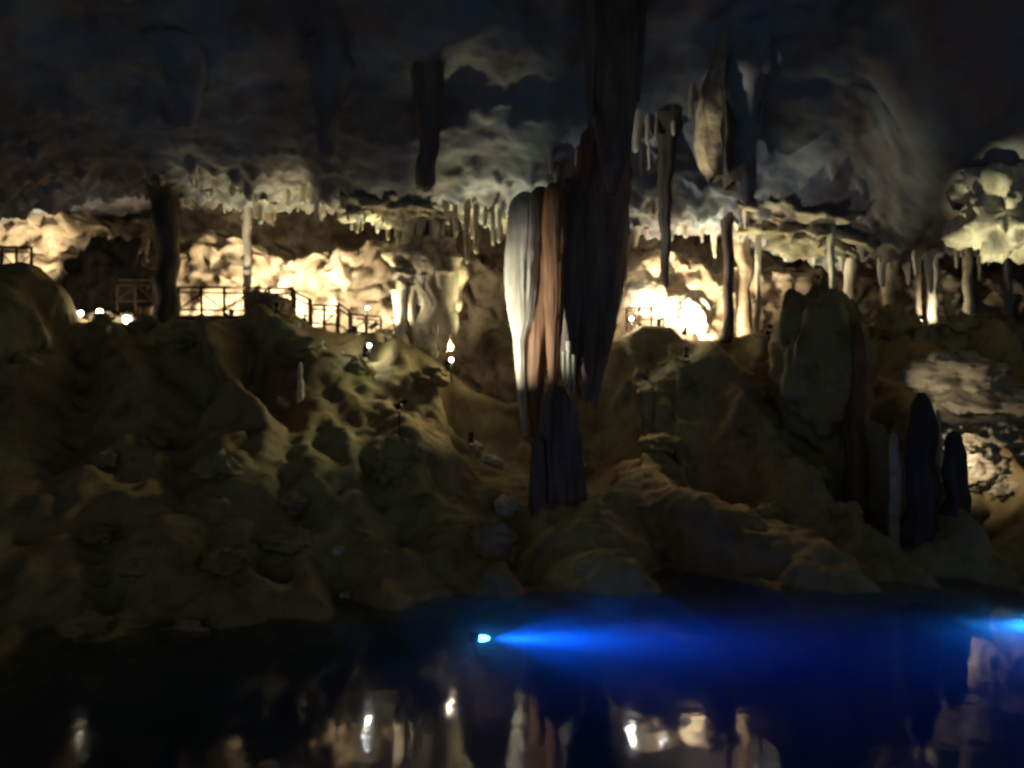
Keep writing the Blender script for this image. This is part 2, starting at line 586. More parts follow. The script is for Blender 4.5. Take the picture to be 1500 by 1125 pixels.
for k, (px, tp) in enumerate(((684, 388), (697, 372), (655, 330), (668, 345), (722, 360), (731, 357), (712, 335))):
    stalactite(px, 30.2 + 0.1 * (k % 3), tp, 11 if k < 2 else 9, M_PALE if k > 3 else M_WALL, 'thin stalactite in the curtain between dripping pillar and giant drapery', 320 + k, 'curtain of thin stalactites', power=0.5)
for k, (px, tp, wd) in enumerate(((933, 224, 17), (948, 212, 9), (938, 258, 7), (961, 208, 8), (986, 200, 9), (1012, 172, 10), (951, 250, 6))):
    stalactite(px, roof_depth(px, tp - 45) + 0.1, tp, wd, M_PALE, 'short pale stalactite high on the ceiling beside the lit hanging slab', 340 + k, 'short stalactites beside the slab', power=0.5)
for k, (px, py) in enumerate(((808, 245), (815, 268), (829, 270))):
    stalactite(px, roof_depth(px, py - 22) + 0.1, py + 12, 9, M_PALE, 'small pale spike at the shoulder of the giant drapery', 350 + k, 'spikes on the drapery shoulder', power=0.4)

# --- columns
column(363, 32.8, 13, M_PALE, 'tall slim white column standing behind the walkway railing', 401, flute=0.04, knob=0.06)
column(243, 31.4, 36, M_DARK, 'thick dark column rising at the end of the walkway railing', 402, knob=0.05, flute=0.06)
column(600, 31.2, 20, M_PALE, 'short pale column joining ceiling lip and dripping pillar', 403, base_py=362)
column(636, 31.4, 15, M_PALE, 'thin pale column beside the short one on the dripping pillar', 404, base_py=362)
column(1066, 30.6, 17, M_DARK, 'dark straight column beside the floodlit boulder', 405, knob=0.06)
column(1110, 30.8, 9, M_PALE, 'very thin pale column at the rim of the floodlit alcove', 406, knob=0.05)
column(1088, 32.6, 24, M_WALL, 'ribbed brown column behind the dark straight one', 407)
column(1246, 31.6, 17, M_PALE, 'pale column under the tip of the bright ceiling shelf', 408)
column(1366, 31.6, 15, M_PALE, 'pale lit column above the flowstone terrace', 409)
column(1418, 31.2, 15, M_WALL, 'tan slender column behind the flowstone terrace', 410)
column(1300, 31.6, 20, M_WALL, 'dim tan column behind the dark mound', 411)
column(1475, 31.2, 13, M_GREY, 'grey slender column near the pale hanging shelf', 412)
column(1345, 31.6, 9, M_WALL, 'thin dim column beside the pale lit column', 413)

# --- dripping pillar: a lumpy mass from lip to crest with runnels
pil = empty('dripstone_pillar', W(622, 500, 31.5))
tag(pil, 'lumpy cream dripstone pillar with runnels beside the end of the walkway', 'pillar')
p0 = pil.location


def sub_drip(name, px, d, tpy, bpy_, w0, mat, seed, **k):
    a, b_ = W(px, tpy, d) - p0, W(px, bpy_, d) - p0
    r0 = w0 * 0.5 / FPX * d
    return drip(name, a, b_, r0, k.pop('r1', r0 * 0.5), mat, seed, parent=pil, **k)


sub_drip('core', 628, 32.0, 350, 520, 78, M_WALL, 451, mid=[(0, 0.7), (0.15, 1.15), (0.45, 1.05), (0.75, 0.8), (1, 0.75)], rings=34, seg=30, knob=0.22, flute=0.16)
for k, (px, tpy, bpy_, wd) in enumerate(((588, 425, 500, 20), (606, 420, 520, 18), (632, 415, 530, 22), (650, 400, 520, 24), (617, 405, 450, 22), (660, 380, 515, 26))):
    sub_drip('runnel', px, 31.2 + 0.12 * (k % 3), tpy, bpy_, wd, M_WALL if k % 2 else M_PALE, 455 + k, rings=20, seg=12, power=0.5, flare=1.4)
for k, (px, py, rr) in enumerate(((612, 370, 0.75), (640, 392, 0.6), (636, 410, 0.45), (600, 400, 0.6), (650, 360, 0.45))):
    bl = blob('knob', None, (rr, rr * 0.8, rr * 0.75), M_WALL, 470 + k, 3, 0.45, 1.3, parent=pil)
    bl.location = W(px, py, 31.35) - p0

# --- the giant drapery: folds hang side by side
gd = empty('giant_drapery', W(815, 200, 28.5))
tag(gd, 'giant fluted dripstone drapery hanging in mid cave, white on one flank, above a stalagmite', 'drapery')
g0 = Vector(gd.location)


def fold(name, prof, d, mat, seed, depth=0.9, flutes=7, famp=0.06, seg=56, rings=70, parent=None):
    """prof: (py, left px, right px) from top to tip"""
    pys = [p[0] for p in prof]
    tt = np.linspace(pys[0], pys[-1], rings)
    xl = np.interp(tt, pys, [p[1] for p in prof])
    xr = np.interp(tt, pys, [p[2] for p in prof])
    for _ in range(2):
        xl[1:-1] = 0.25 * xl[:-2] + 0.5 * xl[1:-1] + 0.25 * xl[2:]
        xr[1:-1] = 0.25 * xr[:-2] + 0.5 * xr[1:-1] + 0.25 * xr[2:]
    parent = parent or gd
    g0 = Vector(parent.location)
    cx = ((xl + xr) / 2 - 750) / FPX * d
    rx = (xr - xl) / 2 / FPX * d
    z = EYE + (562.5 - tt) / FPX * d
    ang = np.linspace(0, 2 * math.pi, seg, endpoint=False)
    A = np.broadcast_to(ang[None], (rings, seg))
    Zb = np.broadcast_to(z[:, None], (rings, seg))
    q = np.stack([np.cos(A) * flutes * 0.5, np.sin(A) * flutes * 0.5, Zb * 0.22 + seed], -1)
    s = 1 + famp * 2.4 * ridged(q, 2, seed) + 0.05 * fbm(np.stack([np.cos(A), np.sin(A), Zb * 0.9 + seed], -1) * 1.4, 3, seed + 5)
    RX = rx[:, None] * s
    RY = (np.minimum(rx, rx.max()) * depth)[:, None] * s
    V = np.stack([cx[:, None] + RX * np.cos(A) - g0.x, (d - g0.y) + RY * np.sin(A), Zb - g0.z], -1).transpose(1, 0, 2)
    return mesh_obj(name, V.reshape(-1, 3), grid_faces(seg, rings, True), mat, parent)


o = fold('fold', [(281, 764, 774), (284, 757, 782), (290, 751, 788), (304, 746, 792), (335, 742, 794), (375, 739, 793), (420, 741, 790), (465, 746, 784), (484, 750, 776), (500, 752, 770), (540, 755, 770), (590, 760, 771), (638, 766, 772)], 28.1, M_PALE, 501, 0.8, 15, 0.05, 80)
o['label'] = 'white lit outer fold'
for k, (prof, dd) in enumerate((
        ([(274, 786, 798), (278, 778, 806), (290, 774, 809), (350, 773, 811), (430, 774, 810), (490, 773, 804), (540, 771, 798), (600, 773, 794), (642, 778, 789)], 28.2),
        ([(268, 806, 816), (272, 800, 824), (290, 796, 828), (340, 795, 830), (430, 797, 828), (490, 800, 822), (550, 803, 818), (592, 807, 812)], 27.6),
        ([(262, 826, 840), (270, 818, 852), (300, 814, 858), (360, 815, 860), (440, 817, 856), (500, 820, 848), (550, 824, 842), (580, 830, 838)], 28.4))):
    o = fold('fold', prof, dd, M_BROWN if k < 2 else M_UMBER, 502 + k, 0.8, 15, 0.06, 72)  # umber, here and below, darkens the folds on the shaded side
    o['label'] = ('brown fold tapering to a long tip', 'tan ridge-like fold', 'dark brown fold')[k]
fold('fold', [(-60, 868, 935), (60, 862, 936), (170, 852, 932), (230, 830, 926), (280, 816, 922), (340, 818, 920), (420, 820, 914), (500, 826, 896), (560, 836, 880), (585, 850, 864)], 29.2, M_UMBER, 505, 0.75, 12, 0.05, 72, 90)
fold('fold', [(180, 886, 905), (240, 878, 915), (350, 872, 916), (450, 868, 908), (540, 862, 886), (600, 866, 874)], 28.8, M_UMBER, 506, 0.8, 9, 0.05)
fold('fold', [(220, 842, 870), (290, 838, 884), (380, 840, 886), (470, 842, 880), (540, 846, 872), (590, 854, 862)], 28.6, M_UMBER, 507, 0.8, 9, 0.05)
fold('fold', [(-60, 852, 880), (100, 856, 878), (200, 850, 870), (270, 847, 862), (335, 851, 855)], 28.3, M_BROWN, 508, 0.7, 6, 0.04)
for k, (a, b_, px, wd) in enumerate(((500, 592, 833, 8), (515, 575, 826, 6), (520, 580, 840, 6))):
    fold('spike', [(a, px - wd / 2, px + wd / 2), ((a + b_) / 2, px - wd / 2.3, px + wd / 2.3), (b_, px - 1, px + 1)], 27.5, M_PALE, 510 + k, 0.9, 3, 0.05, 14, 26)

hc = empty('stalactite', W(895, 40, 24.9))
tag(hc, 'broad ribbed umber stalactite reaching down to the top of the giant drapery', 'stalactite')
fold('rib', [(-90, 866, 940), (60, 866, 934), (150, 870, 930), (220, 876, 922), (262, 884, 912), (285, 893, 903)], 24.9, M_UMBER, 521, 0.8, 12, 0.07, 72, 70, hc)
fold('rib', [(-90, 848, 880), (40, 854, 876), (120, 857, 874), (185, 860, 868)], 24.7, M_UMBER, 522, 0.8, 7, 0.06, 40, 50, hc)
fold('rib', [(-90, 925, 955), (30, 926, 946), (100, 928, 942), (150, 932, 937)], 25.1, M_UMBER, 523, 0.8, 7, 0.06, 40, 50, hc)

# the stalagmite under the drapery
sg = empty('stalagmite', W(815, 790, 25.0))
tag(sg, 'grey-brown fluted stalagmite standing on the bank under the giant drapery', 'stalagmite')
s0 = Vector(sg.location)
for k, (prof, d) in enumerate((
        ([(566, 810, 826), (571, 802, 834), (590, 795, 842), (640, 790, 847), (700, 787, 850), (760, 784, 853), (830, 776, 862)], 25.6),
        ([(640, 786, 792), (648, 780, 798), (700, 777, 802), (770, 774, 806), (830, 768, 812)], 25.3),
        ([(660, 838, 844), (670, 832, 852), (720, 830, 858), (780, 828, 862), (830, 824, 868)], 25.4))):
    fold('stem', prof, d, M_UMBER, 530 + k, 0.8, 12, 0.11, 64, 60, sg)

# --- tall hanging slab, lit on one face
SD = roof_depth(1050, 95) - 0.2
sl = empty('hanging_slab', W(1040, 80, SD))
tag(sl, 'tall tan hanging slab of rock with its shaded side coloured darker, high on the ceiling', 'rock slab')
h0 = Vector(sl.location)


def slab_piece(name, prof, d, mat, seed, thick):
    rings, seg = 50, 36
    pys = [p[0] for p in prof]
    tt = np.linspace(pys[0], pys[-1], rings)
    xl = np.interp(tt, pys, [p[1] for p in prof])
    xr = np.interp(tt, pys, [p[2] for p in prof])
    cx = ((xl + xr) / 2 - 750) / FPX * d
    rx = (xr - xl) / 2 / FPX * d
    z = EYE + (562.5 - tt) / FPX * d
    A = np.broadcast_to(np.linspace(0, 2 * math.pi, seg, endpoint=False)[None], (rings, seg))
    Zb = np.broadcast_to(z[:, None], (rings, seg))
    ca, sa = np.cos(A), np.sin(A)
    sx = np.sign(ca) * np.abs(ca) ** 0.6
    sy = np.sign(sa) * np.abs(sa) ** 0.6
    q = np.stack([sx * 2.0, sy * 2.0, Zb * 0.9 + seed], -1)
    s = 1 + 0.22 * fbm(q, 4, seed)
    V = np.stack([cx[:, None] + rx[:, None] * sx * s - h0.x, d - h0.y + thick * sy * s, Zb - h0.z], -1).transpose(1, 0, 2)
    return mesh_obj(name, V.reshape(-1, 3), grid_faces(seg, rings, True), mat, sl)


slab_piece('face', [(40, 1052, 1064), (85, 1046, 1060), (120, 1030, 1058), (170, 1022, 1058), (210, 1018, 1058), (240, 1024, 1058), (262, 1040, 1056)], SD, M_WALL, 541, 0.5)
slab_piece('shade_side', [(-40, 1058, 1120), (60, 1060, 1116), (180, 1060, 1108), (250, 1058, 1098), (272, 1066, 1086)], SD + 1.0, M_UMBER, 542, 0.7)  # darker umber piece stands in for the slab's shaded side

# --- pale hanging shelf at the end of the ceiling
hs = blob('hanging_shelf', W(1480, 305, 26.6), (1.7, 1.0, 1.4), M_PALE, 551, 8, 0.55, 1.1)
tag(hs, 'large pale wing-shaped rock shelf hanging at the end of the ceiling', 'rock shelf')

# --- bright bulge of the ceiling
bs = blob('ceiling_shelf', W(1190, 330, 30.4), (2.2, 1.1, 0.95), M_WALL, 561, 8, 0.6, 1.5)
bs.rotation_euler = (0, R(10), 0)
tag(bs, 'bright bulging rock shelf hanging from the ceiling lip, sagging to a point', 'rock shelf')
bs2 = blob('ceiling_shelf', W(575, 296, 30.8), (1.9, 1.0, 0.75), M_WALL, 562, 8, 0.6, 1.5)
tag(bs2, 'pale knobbly rock shelf hanging from the ceiling lip above the walkway', 'rock shelf')

# ------------------------------------------------------------------ rocks and mounds
mound = blob('dark_mound', W(1205, 540, 27.5), (1.65, 1.3, 2.7), M_BANK, 601, 8, 0.32, 0.9)
tag(mound, 'big dark rounded mound of rock streaked with runnels on the bank', 'mound')


def on_ground(px, d, rx, ry, rz, mat, seed, label, cat='boulder', name='boulder', group=None, sink=0.35, sub=4, rough=0.35):
    x = X(px, d)
    z = ground_z(x, d) + rz * (1 - sink) - 0.05
    o = blob(name, Vector((x, d, z)), (rx, ry, rz), mat, seed, sub, rough)
    return tag(o, label, cat, group)


tag(blob('boulder', W(1020, 460, 31.9), (0.74, 0.55, 0.84), M_PALE, 611, 6, 0.22), 'rounded boulder glaring white beside its floodlight', 'boulder')
tag(blob('boulder', W(948, 436, 33.2), (0.80, 0.6, 0.75), M_PALE, 613, 6, 0.15), 'smooth pinkish boulder behind the short railing', 'boulder')
on_ground(1040, 32.0, 0.45, 0.4, 0.4, M_WALL, 612, 'low lit rock at the foot of the glaring boulder')
on_ground(984, 33.6, 0.5, 0.4, 0.6, M_WALL, 614, 'brown rock between the smooth pinkish boulder and the glaring one')
on_ground(742, 25.6, 0.42, 0.35, 0.32, M_PALE, 615, 'white rock beside the tip of the giant drapery')
on_ground(697, 29.6, 0.28, 0.22, 0.2, M_PALE, 616, 'pale rock on the saddle of the bank below the hanging lamp', group='pale rocks on the saddle')
on_ground(716, 29.4, 0.36, 0.25, 0.2, M_PALE, 617, 'pale rock on the saddle of the bank below the hanging lamp', group='pale rocks on the saddle')
on_ground(728, 29.4, 0.25, 0.2, 0.2, M_PALE, 618, 'pale rock on the saddle of the bank below the hanging lamp', group='pale rocks on the saddle')
for k, (px, d) in enumerate(((362, 28.0), (358, 27.5), (413, 27.2), (420, 27.1), (494, 21.3), (505, 20.6), (478, 29.9), (500, 29.7), (433, 30.0))):
    s_ = random.uniform(0.13, 0.22)
    on_ground(px, d, s_, s_, s_ * 0.8, M_PALE, 620 + k, 'small pale stone lying on the dark bank', 'stone', 'stone', 'small pale stones on the bank', 0.25, 3)
for k in range(26):
    px = random.uniform(20, 1300)
    t_ = random.uniform(0.12, 0.92)
    x_ = (px - 750) / FPX * 26
    ty = float(toe_y(np.array([x_]))[0])
    d = ty + (29.6 - ty) * t_
    s_ = random.uniform(0.2, 0.6)
    on_ground(px, d, s_ * random.uniform(0.8, 1.5), s_, s_ * random.uniform(0.55, 0.95), M_BANK, 640 + k, 'dark boulder half sunk in the steep bank', group='dark boulders on the bank', sink=0.6, rough=0.45)
for k, (px, d, s_) in enumerate(((380, 30.4, 0.35), (402, 30.35, 0.42), (415, 30.45, 0.3), (372, 30.5, 0.25), (150, 30.7, 0.3), (212, 30.3, 0.45), (560, 30.4, 0.3))):
    on_ground(px, d, s_ * 1.3, s_, s_, M_BANK, 700 + k, 'dark rock on the crest of the bank in front of the walkway', group='rocks on the crest', sink=0.55)

tag(blob('added_shade_rock', W(160, 415, 34.2), (1.75, 0.9, 1.75), M_DARK, 715, 7, 0.4), 'added dark rock keeping the wall unlit beyond the thick dark column', 'rock')  # added mass that blocks lamp spill and darkens this stretch of wall

for k in range(11):
    on_ground(1285 + k * 22 + random.uniform(-8, 8), random.uniform(29.9, 30.7), random.uniform(0.35, 0.75), 0.4, random.uniform(0.25, 0.7), M_BANK, 740 + k, 'dark rock on the crest behind the flowstone terrace', group='rocks on the crest behind the terrace', sink=0.45, rough=0.5)

# lit rocks behind the crest at the lamp cluster
on_ground(150, 32.2, 0.7, 0.4, 0.5, M_PALE, 711, 'low cream rock between the two lamps beyond the dark column')
on_ground(186, 32.0, 0.36, 0.3, 0.55, M_PALE, 712, 'pointed white-lit rock beside the thick dark column')

# flowstone terrace: stacked rounded tiers
ft = empty('flowstone_terrace', W(1400, 600, 25.6))
tag(ft, 'tan flowstone terrace of stacked rippled tiers on the bank', 'flowstone')
f0 = Vector(ft.location)


def tier(name, px, py, d, rx, ry, rz, mat, seed):
    nu, nv = 90, 44
    U, V_ = np.meshgrid(np.linspace(0, 2 * math.pi, nu, endpoint=False), np.linspace(0, math.pi, nv), indexing='ij')
    D = np.stack([np.cos(U) * np.sin(V_), np.sin(U) * np.sin(V_), np.cos(V_)], -1)
    rip = 0.03 * np.sin(V_ * 13 + 9.0 * fbm(D * 1.5 + seed, 2, seed)) + 0.10 * ridged(np.stack([np.cos(U) * 2.5, np.sin(U) * 2.5, D[..., 2] * 0.6 + seed], -1), 3, seed)
    P = D * (1 + rip + 0.42 * fbm(D * 1.6 + seed, 4, seed + 2))[..., None] * np.array((rx, ry, rz))
    o = mesh_obj(name, P.reshape(-1, 3), grid_faces(nu, nv, True), mat, ft)
    o.location = W(px, py, d) - f0
    return o


tier('tier', 1400, 552, 26.6, 1.5, 1.1, 0.75, M_WALL, 721)
tier('tier', 1440, 600, 26.6, 2.0, 1.3, 0.8, M_WALL, 722)
tier('tier', 1400, 720, 26.6, 2.4, 1.4, 2.2, M_BANK, 725)
tier('tier', 1480, 760, 26.4, 2.4, 1.4, 2.6, M_BANK, 726)


for k, (px, py, d, rr) in enumerate(((1412, 640, 24.7, 0.5), (1440, 650, 24.6, 0.55), (1468, 640, 24.8, 0.6), (1430, 672, 24.4, 0.5), (1460, 690, 24.3, 0.5), (1490, 672, 24.5, 0.55), (1480, 712, 24.2, 0.5), (1420, 700, 24.5, 0.4), (1505, 700, 24.3, 0.6))):
    kb = blob('nodule', None, (rr * 1.2, rr * 0.9, rr * 0.8), M_WALL, 760 + k, 4, 0.6, 1.5, parent=ft)
    kb.location = W(px, py, d + 0.8) - f0


def stalagmite(px, d, top_py, w_px, mat, seed, label):
    x = X(px, d)
    zb = ground_z(x, d) - 0.5
    tp = W(px, top_py, d)
    r0 = w_px * 0.5 / FPX * d
    o = drip('stalagmite', tp, (x, d, zb), r0, r0, mat, seed, mid=[(0, 0.18 * r0), (0.06, 0.6 * r0), (0.25, 0.85 * r0), (1, 1.25 * r0)], rings=44, seg=24, blunt=0.15, flare=1.0, knob=0.24, flute=0.2)
    return tag(o, label, 'stalagmite')


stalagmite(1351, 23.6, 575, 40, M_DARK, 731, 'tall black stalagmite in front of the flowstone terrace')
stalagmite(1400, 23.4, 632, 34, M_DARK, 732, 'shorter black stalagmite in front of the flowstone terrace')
stalagmite(1373, 24.2, 600, 11, M_PALE, 733, 'thin pale stalagmite between the two black ones')
stalagmite(1310, 23.8, 632, 16, M_WALL, 734, 'small tan stalagmite beside the tall black one')
stalagmite(440, 27.0, 530, 9, M_PALE, 735, 'little white stalagmite on the bank below the walkway')
stalagmite(1255, 26.2, 470, 28, M_BROWN, 736, 'brown blunt stalagmite leaning on the big dark mound')


# ------------------------------------------------------------------ timber walkway and railings
def bar(name, a, b, r, mat, parent, seg=8, seed=0, caps=True):
    """a round log from a to b"""
    a, b = Vector(a), Vector(b)
    L_ = (b - a).length
    q = (b - a).to_track_quat('Z', 'Y')
    nr = max(3, int(L_ / 0.4) + 2)
    V = []
    for s in range(seg):
        for j in range(nr):
            t = j / (nr - 1)
            an = 2 * math.pi * s / seg
            rr = r * (1 + 0.12 * math.sin(seed * 3.7 + t * 5 + 2 * an))
            V.append(a + q @ Vector((math.cos(an) * rr, math.sin(an) * rr, t * L_)))
    f = grid_faces(seg, nr, True)
    if caps:
        f.append(tuple(s * nr for s in range(seg))[::-1])
        f.append(tuple(s * nr + nr - 1 for s in range(seg)))
    return mesh_obj(name, V, f, mat, parent)


def box(name, c, size, mat, parent, rot=None):
    V = []
    for sx in (-1, 1):
        for sy in (-1, 1):
            for sz in (-1, 1):
                v = Vector((sx * size[0] / 2, sy * size[1] / 2, sz * size[2] / 2))
                V.append(Vector(c) + (rot @ v if rot else v))
    f = [(0, 1, 3, 2), (4, 6, 7, 5), (0, 4, 5, 1), (2, 3, 7, 6), (0, 2, 6, 4), (1, 5, 7, 3)]
    return mesh_obj(name, V, f, mat, parent, smooth=False)


def railing(a, b, n, label, h=1.05, braces=True, post_r=0.055, seed=0):
    """posts from a to b (feet), top and bottom rail, diagonals in each bay"""
    a, b = Vector(a), Vector(b)
    e = empty('railing', a)
    tag(e, label, 'railing', 'timber railings of the walkway')
    pts = [(b - a) * (k / n) for k in range(n + 1)]
    up = Vector((0, 0, h))
    for k, p in enumerate(pts):
        bar('post', p - Vector((0, 0, 0.35)), p + up * 1.04, post_r, M_WOOD, e, seed=seed + k)
    bar('top_rail', up, b - a + up, 0.042, M_WOOD, e, seed=seed)
    bar('middle_rail', up * 0.80, b - a + up * 0.80, 0.032, M_WOOD, e, seed=seed + 1)
    bar('bottom_rail', up * 0.14, b - a + up * 0.14, 0.036, M_WOOD, e, seed=seed + 2)
    if braces:
        for k in range(n):
            p, q = (pts[k], pts[k + 1]) if (k + seed) % 2 else (pts[k + 1], pts[k])
            bar('brace', p + up * 0.16, q + up * 0.78, 0.026, M_WOOD, e, seed=seed + k)
    return e


D1 = 31.9
railing(W(262, 459, D1), W(428, 461, D1), 5, 'long level timber railing with diagonal braces between dark column and step', seed=1)
railing(W(431, 469, 31.2), W(454, 480, 31.2), 1, 'short sloping railing at the step down from the level walkway', 1.1, False, 0.08, seed=8)
railing(W(456, 478, 31.3), W(494, 480, 31.3), 2, 'low railing section between the two sloping ones', 0.85, True, seed=12)
railing(W(496, 480, 31.2), W(512, 492, 31.2), 1, 'steep short railing beside the cool white path lamp', 0.95, False, seed=15)
railing(W(514, 490, 31.2), W(580, 496, 31.2), 3, 'railing section running to the dripping pillar', 0.8, True, 0.06, seed=17)
railing(W(918, 472, 31.4), W(972, 470, 31.4), 3, 'short dark railing in front of the smooth pinkish boulder', 0.55, False, 0.045, seed=23)
railing(W(-20, 398, 31.2), W(46, 400, 31.2), 3, 'faint railing under the bright lit rock wall', 1.0, True, seed=27)
railing(W(172, 446, 32.4), W(226, 446, 32.4), 2, 'dim railing just beyond the thick dark column', 1.0, True, seed=31)

wk = empty('timber_walkway', W(262, 462, D1))
tag(wk, 'timber plank walkway along the foot of the lit cave wall', 'walkway')
wo = Vector(wk.location)
wl = X(430, D1) - X(262, D1)
for k in range(26):
    box('plank', (wl * (k + 0.5) / 26, 0.75, -0.02 + 0.006 * ((k * 7) % 3)), (wl / 26 - 0.015, 1.5, 0.05), M_DECK, wk)
for yy in (0.05, 1.4):
    box('edge_beam', (wl / 2, yy, -0.16), (wl, 0.10, 0.20), M_DECK, wk)
for k in range(5):
    bar('support', (wl * (k + 0.3) / 5, 0.1, -0.2), (wl * (k + 0.3) / 5, 0.1, -1.2), 0.08, M_WOOD, wk, seed=k)


# ------------------------------------------------------------------ lamps
def light(parent, kind, off, power, col, target=None, angle=70, blend=0.6, size=0.06):
    ld = bpy.data.lights.new('lamp_light', kind)
    ld.energy = power
    ld.color = col
    ld.shadow_soft_size = size
    if kind == 'SPOT':
        ld.spot_size = R(angle)
        ld.spot_blend = blend
    lo = bpy.data.objects.new('lamp_light', ld)
    COL.objects.link(lo)
    lo.parent = parent
    lo.location = off
    if target is not None:
        v = Vector(target) - (Vector(parent.location) + Vector(off))
        lo.rotation_euler = v.to_track_quat('-Z', 'Y').to_euler()
    return lo


WARM = (1.0, 0.80, 0.53)
CREAM = (1.0, 0.86, 0.62)
PALE_L = (0.95, 0.93, 0.78)
OLIVE = (0.96, 0.90, 0.52)


def floodlight(pos, target, power, label, col=WARM, angle=110, blend=0.8, mast=0.22, size=0.06):
    """can-shaped floodlight on a yoke and a foot plate, standing on the rock"""
    pos, target = Vector(pos), Vector(target)
    e = empty('floodlight', pos)
    tag(e, label, 'floodlight', 'floodlights hidden among the rocks')
    v = (target - pos - Vector((0, 0, mast))).normalized()
    head = Vector((0, 0, mast))
    hs_ = bar('housing', head - v * 0.12, head + v * 0.08, 0.085, M_IRON, e, 14)
    bar('hood', head + v * 0.06, head + v * 0.26, 0.10, M_IRON, hs_, 14, caps=False)
    bar('lens', head + v * 0.101, head + v * 0.108, 0.082, M_GLOW, hs_, 14)
    sd = v.cross(Vector((0, 0, 1))).normalized() * 0.10
    for s in (-1, 1):
        bar('yoke', sd * s + Vector((0, 0, mast - 0.2)), sd * s + head, 0.012, M_IRON, e, 6)
    if mast < 0:
        bar('mast', (0, 0, 0.2), (0, 0, mast + 0.1), 0.03, M_IRON, e, 8)
    if mast > 0.3:
        bar('mast', (0, 0, -0.3), (0, 0, mast - 0.19), 0.03, M_IRON, e, 8)
    box('foot_plate', (0, 0, 0.0), (0.26, 0.2, 0.03), M_IRON, e)
    light(e, 'SPOT', head + v * 0.27, power, col, target, angle, blend, size)
    return e


def path_lamp(pos, label, mat=None, r=0.075, power=12, col=CREAM, h=0.45):
    """short post with a glowing globe"""
    e = empty('path_lamp', Vector(pos) - Vector((0, 0, h)))
    tag(e, label, 'lamp', 'small path lamps')
    bar('post', (0, 0, -0.3), (0, 0, h - r * 0.7), 0.025, M_IRON, e, 8)
    g = blob('globe', None, (r, r, r * 1.05), mat or M_GLOW, 3, 3, 0.0, parent=e)
    g.location = (0, 0, h)
    bar('cap', (0, 0, h + r * 0.9), (0, 0, h + r * 1.25), 0.04, M_IRON, e, 10)
    if power:
        light(e, 'POINT', (0, -0.16, h), power, col, size=0.05)
    return e


def gz(px, d, dz=0.02):
    x = X(px, d)
    return Vector((x, d, ground_z(x, d) + dz))


# gallery over the walkway
floodlight(gz(446, 34.2), W(452, 430, 36.5), 3000, 'floodlight behind the step of the walkway, aimed up the wall', angle=130)
floodlight(gz(385, 35.8), W(380, 440, 39), 2300, 'floodlight under the level walkway, aimed at the wall by the white column', angle=130)
floodlight(gz(300, 36.0), W(290, 445, 39), 800, 'floodlight at the end of the level walkway, beside the dark column', angle=120)
floodlight(gz(530, 32.6), W(545, 420, 36), 1300, 'floodlight in front of the hump of wall near the dripping pillar', angle=120)
floodlight(gz(545, 30.7), W(625, 420, 31.8), 520, 'floodlight on the crest aimed at the dripping pillar', CREAM, 90, mast=0.3)
for px_, pw, what in ((330, 420, 'the white column'), (425, 520, 'the walkway fringe'), (520, 620, 'the knobbly ceiling shelf'), (572, 520, 'the short pale column'),
                      (655, 800, 'the roof above the dripping pillar'), (700, 1500, 'the curtain of thin stalactites'), (965, 420, 'the roof of the floodlit alcove'), (1060, 520, 'the roof beside the dark straight column')):
    pw *= 3.0
    floodlight(gz(px_, 31.3), W(px_ + 6, 285, 31.35), pw, 'floodlight behind the crest shining up at ' + what, OLIVE, 54, blend=1.0, mast=0.3)
floodlight(gz(338, 31.0), W(363, 330, 32.8), 800, 'added floodlight on the crest aimed at the tall white column', CREAM, 44, mast=0.3)  # extra lamp added to brighten the column's front
for px_, pw, wh, what in ((405, 500, 275, 'the fringe over the walkway'), (535, 500, 285, 'the front of the knobbly ceiling shelf'), (690, 600, 314, 'the curtain of thin stalactites'), (1005, 420, 318, 'the fringe over the floodlit alcove')):
    floodlight(gz(px_, 29.2), W(px_ + 25, wh, 30.5), pw, 'small added floodlight on the upper bank lighting ' + what, OLIVE, 32, blend=1.0, mast=0.25)  # fill lamps added to brighten the front of the lip
# far end
floodlight(gz(30, 35.6), W(36, 335, 38.6), 3800, 'floodlight under the bright rock wall beyond the faint railing', angle=62, mast=0.6)
# drapery
floodlight(gz(585, 25.2), W(765, 470, 28), 4000, 'floodlight low on the bank aimed at the white flank of the drapery', PALE_L, 56, mast=1.1)
# added lamps, unseen behind the drapery, that brighten the bank
def roof(px, d):
    x = X(px, d)
    return Vector((x, d, ceil_at(x, d, 9.0)))


floodlight(roof(868, 31.0), W(535, 615, 26.5), 3000, 'added unseen floodlight under the roof behind the giant drapery, aimed down the bank below the walkway', OLIVE, 37, blend=1.0, mast=-0.5, size=0.5)
floodlight(roof(890, 31.2), W(960, 660, 25.5), 1250, 'added unseen floodlight under the roof behind the giant drapery, aimed down the bank below the alcove', (1.0, 0.68, 0.38), 40, blend=1.0, mast=-0.5, size=0.5)
for k, (px_, d_, wh) in enumerate(((586, 24.7, 'dark boulder on the bank hiding the floodlight aimed at the giant drapery'), (722, 21.9, 'dark boulder at the water edge hiding the floodlight aimed at the slab'))):
    on_ground(px_, d_, 0.55, 0.4, 0.5, M_BANK, 780 + k, wh, sink=0.3)
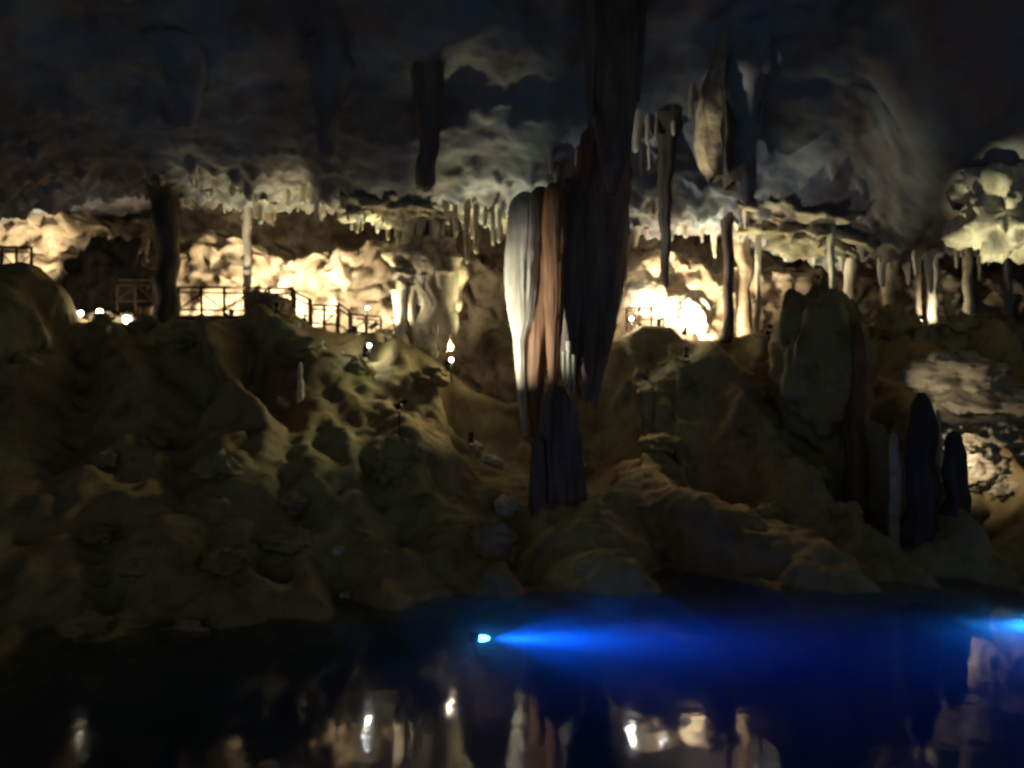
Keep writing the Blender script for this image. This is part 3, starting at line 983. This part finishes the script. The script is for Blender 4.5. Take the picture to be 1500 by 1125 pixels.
# alcove
floodlight(gz(1003, 30.65), W(1020, 455, 31.9), 3000, 'floodlight in front of the glaring boulder', angle=140, mast=0.3)
floodlight(gz(1000, 34.6), W(1008, 405, 37), 6000, 'floodlight behind the glaring boulder aimed at the alcove wall', angle=110)
floodlight(gz(935, 31.6), W(948, 430, 33.2), 700, 'floodlight in front of the smooth pinkish boulder', (1.0, 0.74, 0.60), 120)
floodlight(gz(1125, 29.6), W(1195, 335, 30.4), 650, 'floodlight beside the mound aimed at the bulging shelf', OLIVE, 80, mast=0.5)
floodlight(gz(720, 22.2), W(1034, 200, SD), 11000, 'floodlight at the water edge before the giant drapery aimed up at the hanging slab', CREAM, 7.5, mast=0.4)
floodlight(W(1351, 640, 24.2), W(1480, 310, 26.6), 3600, 'floodlight behind the tall black stalagmite aimed at the pale hanging shelf', OLIVE, 30)
# terrace
floodlight(W(1400, 700, 24.0), W(1455, 660, 25.4), 130, 'floodlight hidden by the shorter black stalagmite, aimed at the terrace', CREAM, 130)
floodlight(gz(1345, 30.8), W(1400, 420, 31.8), 160, 'floodlight behind the terrace aimed at the slender columns', CREAM, 110, mast=0.3)
floodlight(W(1351, 600, 24.3), W(1400, 545, 26.0), 80, 'second floodlight behind the tall black stalagmite, aimed at the top of the terrace', CREAM, 90)

path_lamp(W(118, 459, 31.2), 'white glowing globe lamp beyond the dark column, standing alone', power=12, r=0.11)
path_lamp(W(146, 457, 31.6), 'warm globe lamp beside the low cream rock', power=25, r=0.12)
path_lamp(W(186, 468, 31.4), 'low globe lamp in front of the pointed rock', power=25, r=0.16, h=0.3)
path_lamp(W(538, 451, 31.0), 'cool white path lamp on a post of the walkway railing', M_COOL, 0.07, 6, (0.9, 0.93, 1.0), 1.1)
path_lamp(W(541, 506, 29.4), 'small white lamp on the bank below the walkway railing', M_COOL, 0.075, 60, (1.0, 0.93, 0.75), 0.25)
path_lamp(W(661, 527, 29.8), 'warm lamp standing on the saddle beside the dripping pillar', power=25, r=0.085, h=0.6)
path_lamp(W(925, 467, 30.9), 'cool white lamp where the path drops beside the giant drapery', M_COOL, 0.075, 60, (1.0, 0.93, 0.75), 0.4)
path_lamp(W(968, 453, 31.2), 'cool white lamp at the end of the short dark railing', M_COOL, 0.085, 10, (0.9, 0.93, 1.0), 0.7)
path_lamp(W(436, 468, 30.7), 'warm lamp at the foot of the step in the walkway', power=20, r=0.1, h=0.3)


# ------------------------------------------------------------------ underwater lamps
def water_lamp(pos, target, power, col, label, angle, blend, r=0.12):
    pos, target = Vector(pos), Vector(target)
    zb = ground_z(pos.x, pos.y, 0.0)
    e = empty('underwater_lamp', (pos.x, pos.y, zb))
    tag(e, label, 'underwater lamp', 'blue underwater lamps')
    v = (target - pos).normalized()
    c = pos - Vector(e.location)
    bar('housing', c - v * 0.22, c, r, M_IRON, e, 16)
    ln = blob('lens', None, (r * 0.8, r * 0.75, r * 0.7), M_BLUE, 3, 3, 0.0, parent=e)
    ln.location = c + v * 0.06
    ln.rotation_euler = (0, 0, math.atan2(v.y, v.x))
    bar('stand', (0, 0, -0.3), c - v * 0.12 - Vector((0, 0, r)), 0.03, M_IRON, e, 8)
    box('foot_plate', (0, 0, 0.02), (0.4, 0.4, 0.05), M_IRON, e)
    light(e, 'SPOT', c + v * (0.14 + r * 0.8), power, col, target, angle, blend, 0.05)
    light(e, 'SPOT', c + v * (0.14 + r * 0.8), power * 1.3, col, target, min(140, angle * 2.6), 0.9, 0.05)
    light(e, 'SPOT', c + v * (0.14 + r * 0.8), power * 0.22, col, target, 110, 1.0, 0.05)
    return e


water_lamp((-0.75, 18.1, -0.85), (5.2, 17.9, -0.95), 5600, (0.01, 0.15, 1.0), 'blue underwater lamp throwing a beam along the foot of the bank', 16, 0.7, 0.24)
water_lamp((12.75, 19.6, -0.8), (9.8, 16.4, -2.6), 400, (0.03, 0.27, 1.0), 'second blue underwater lamp near the flowstone terrace', 110, 1.0, 0.14)
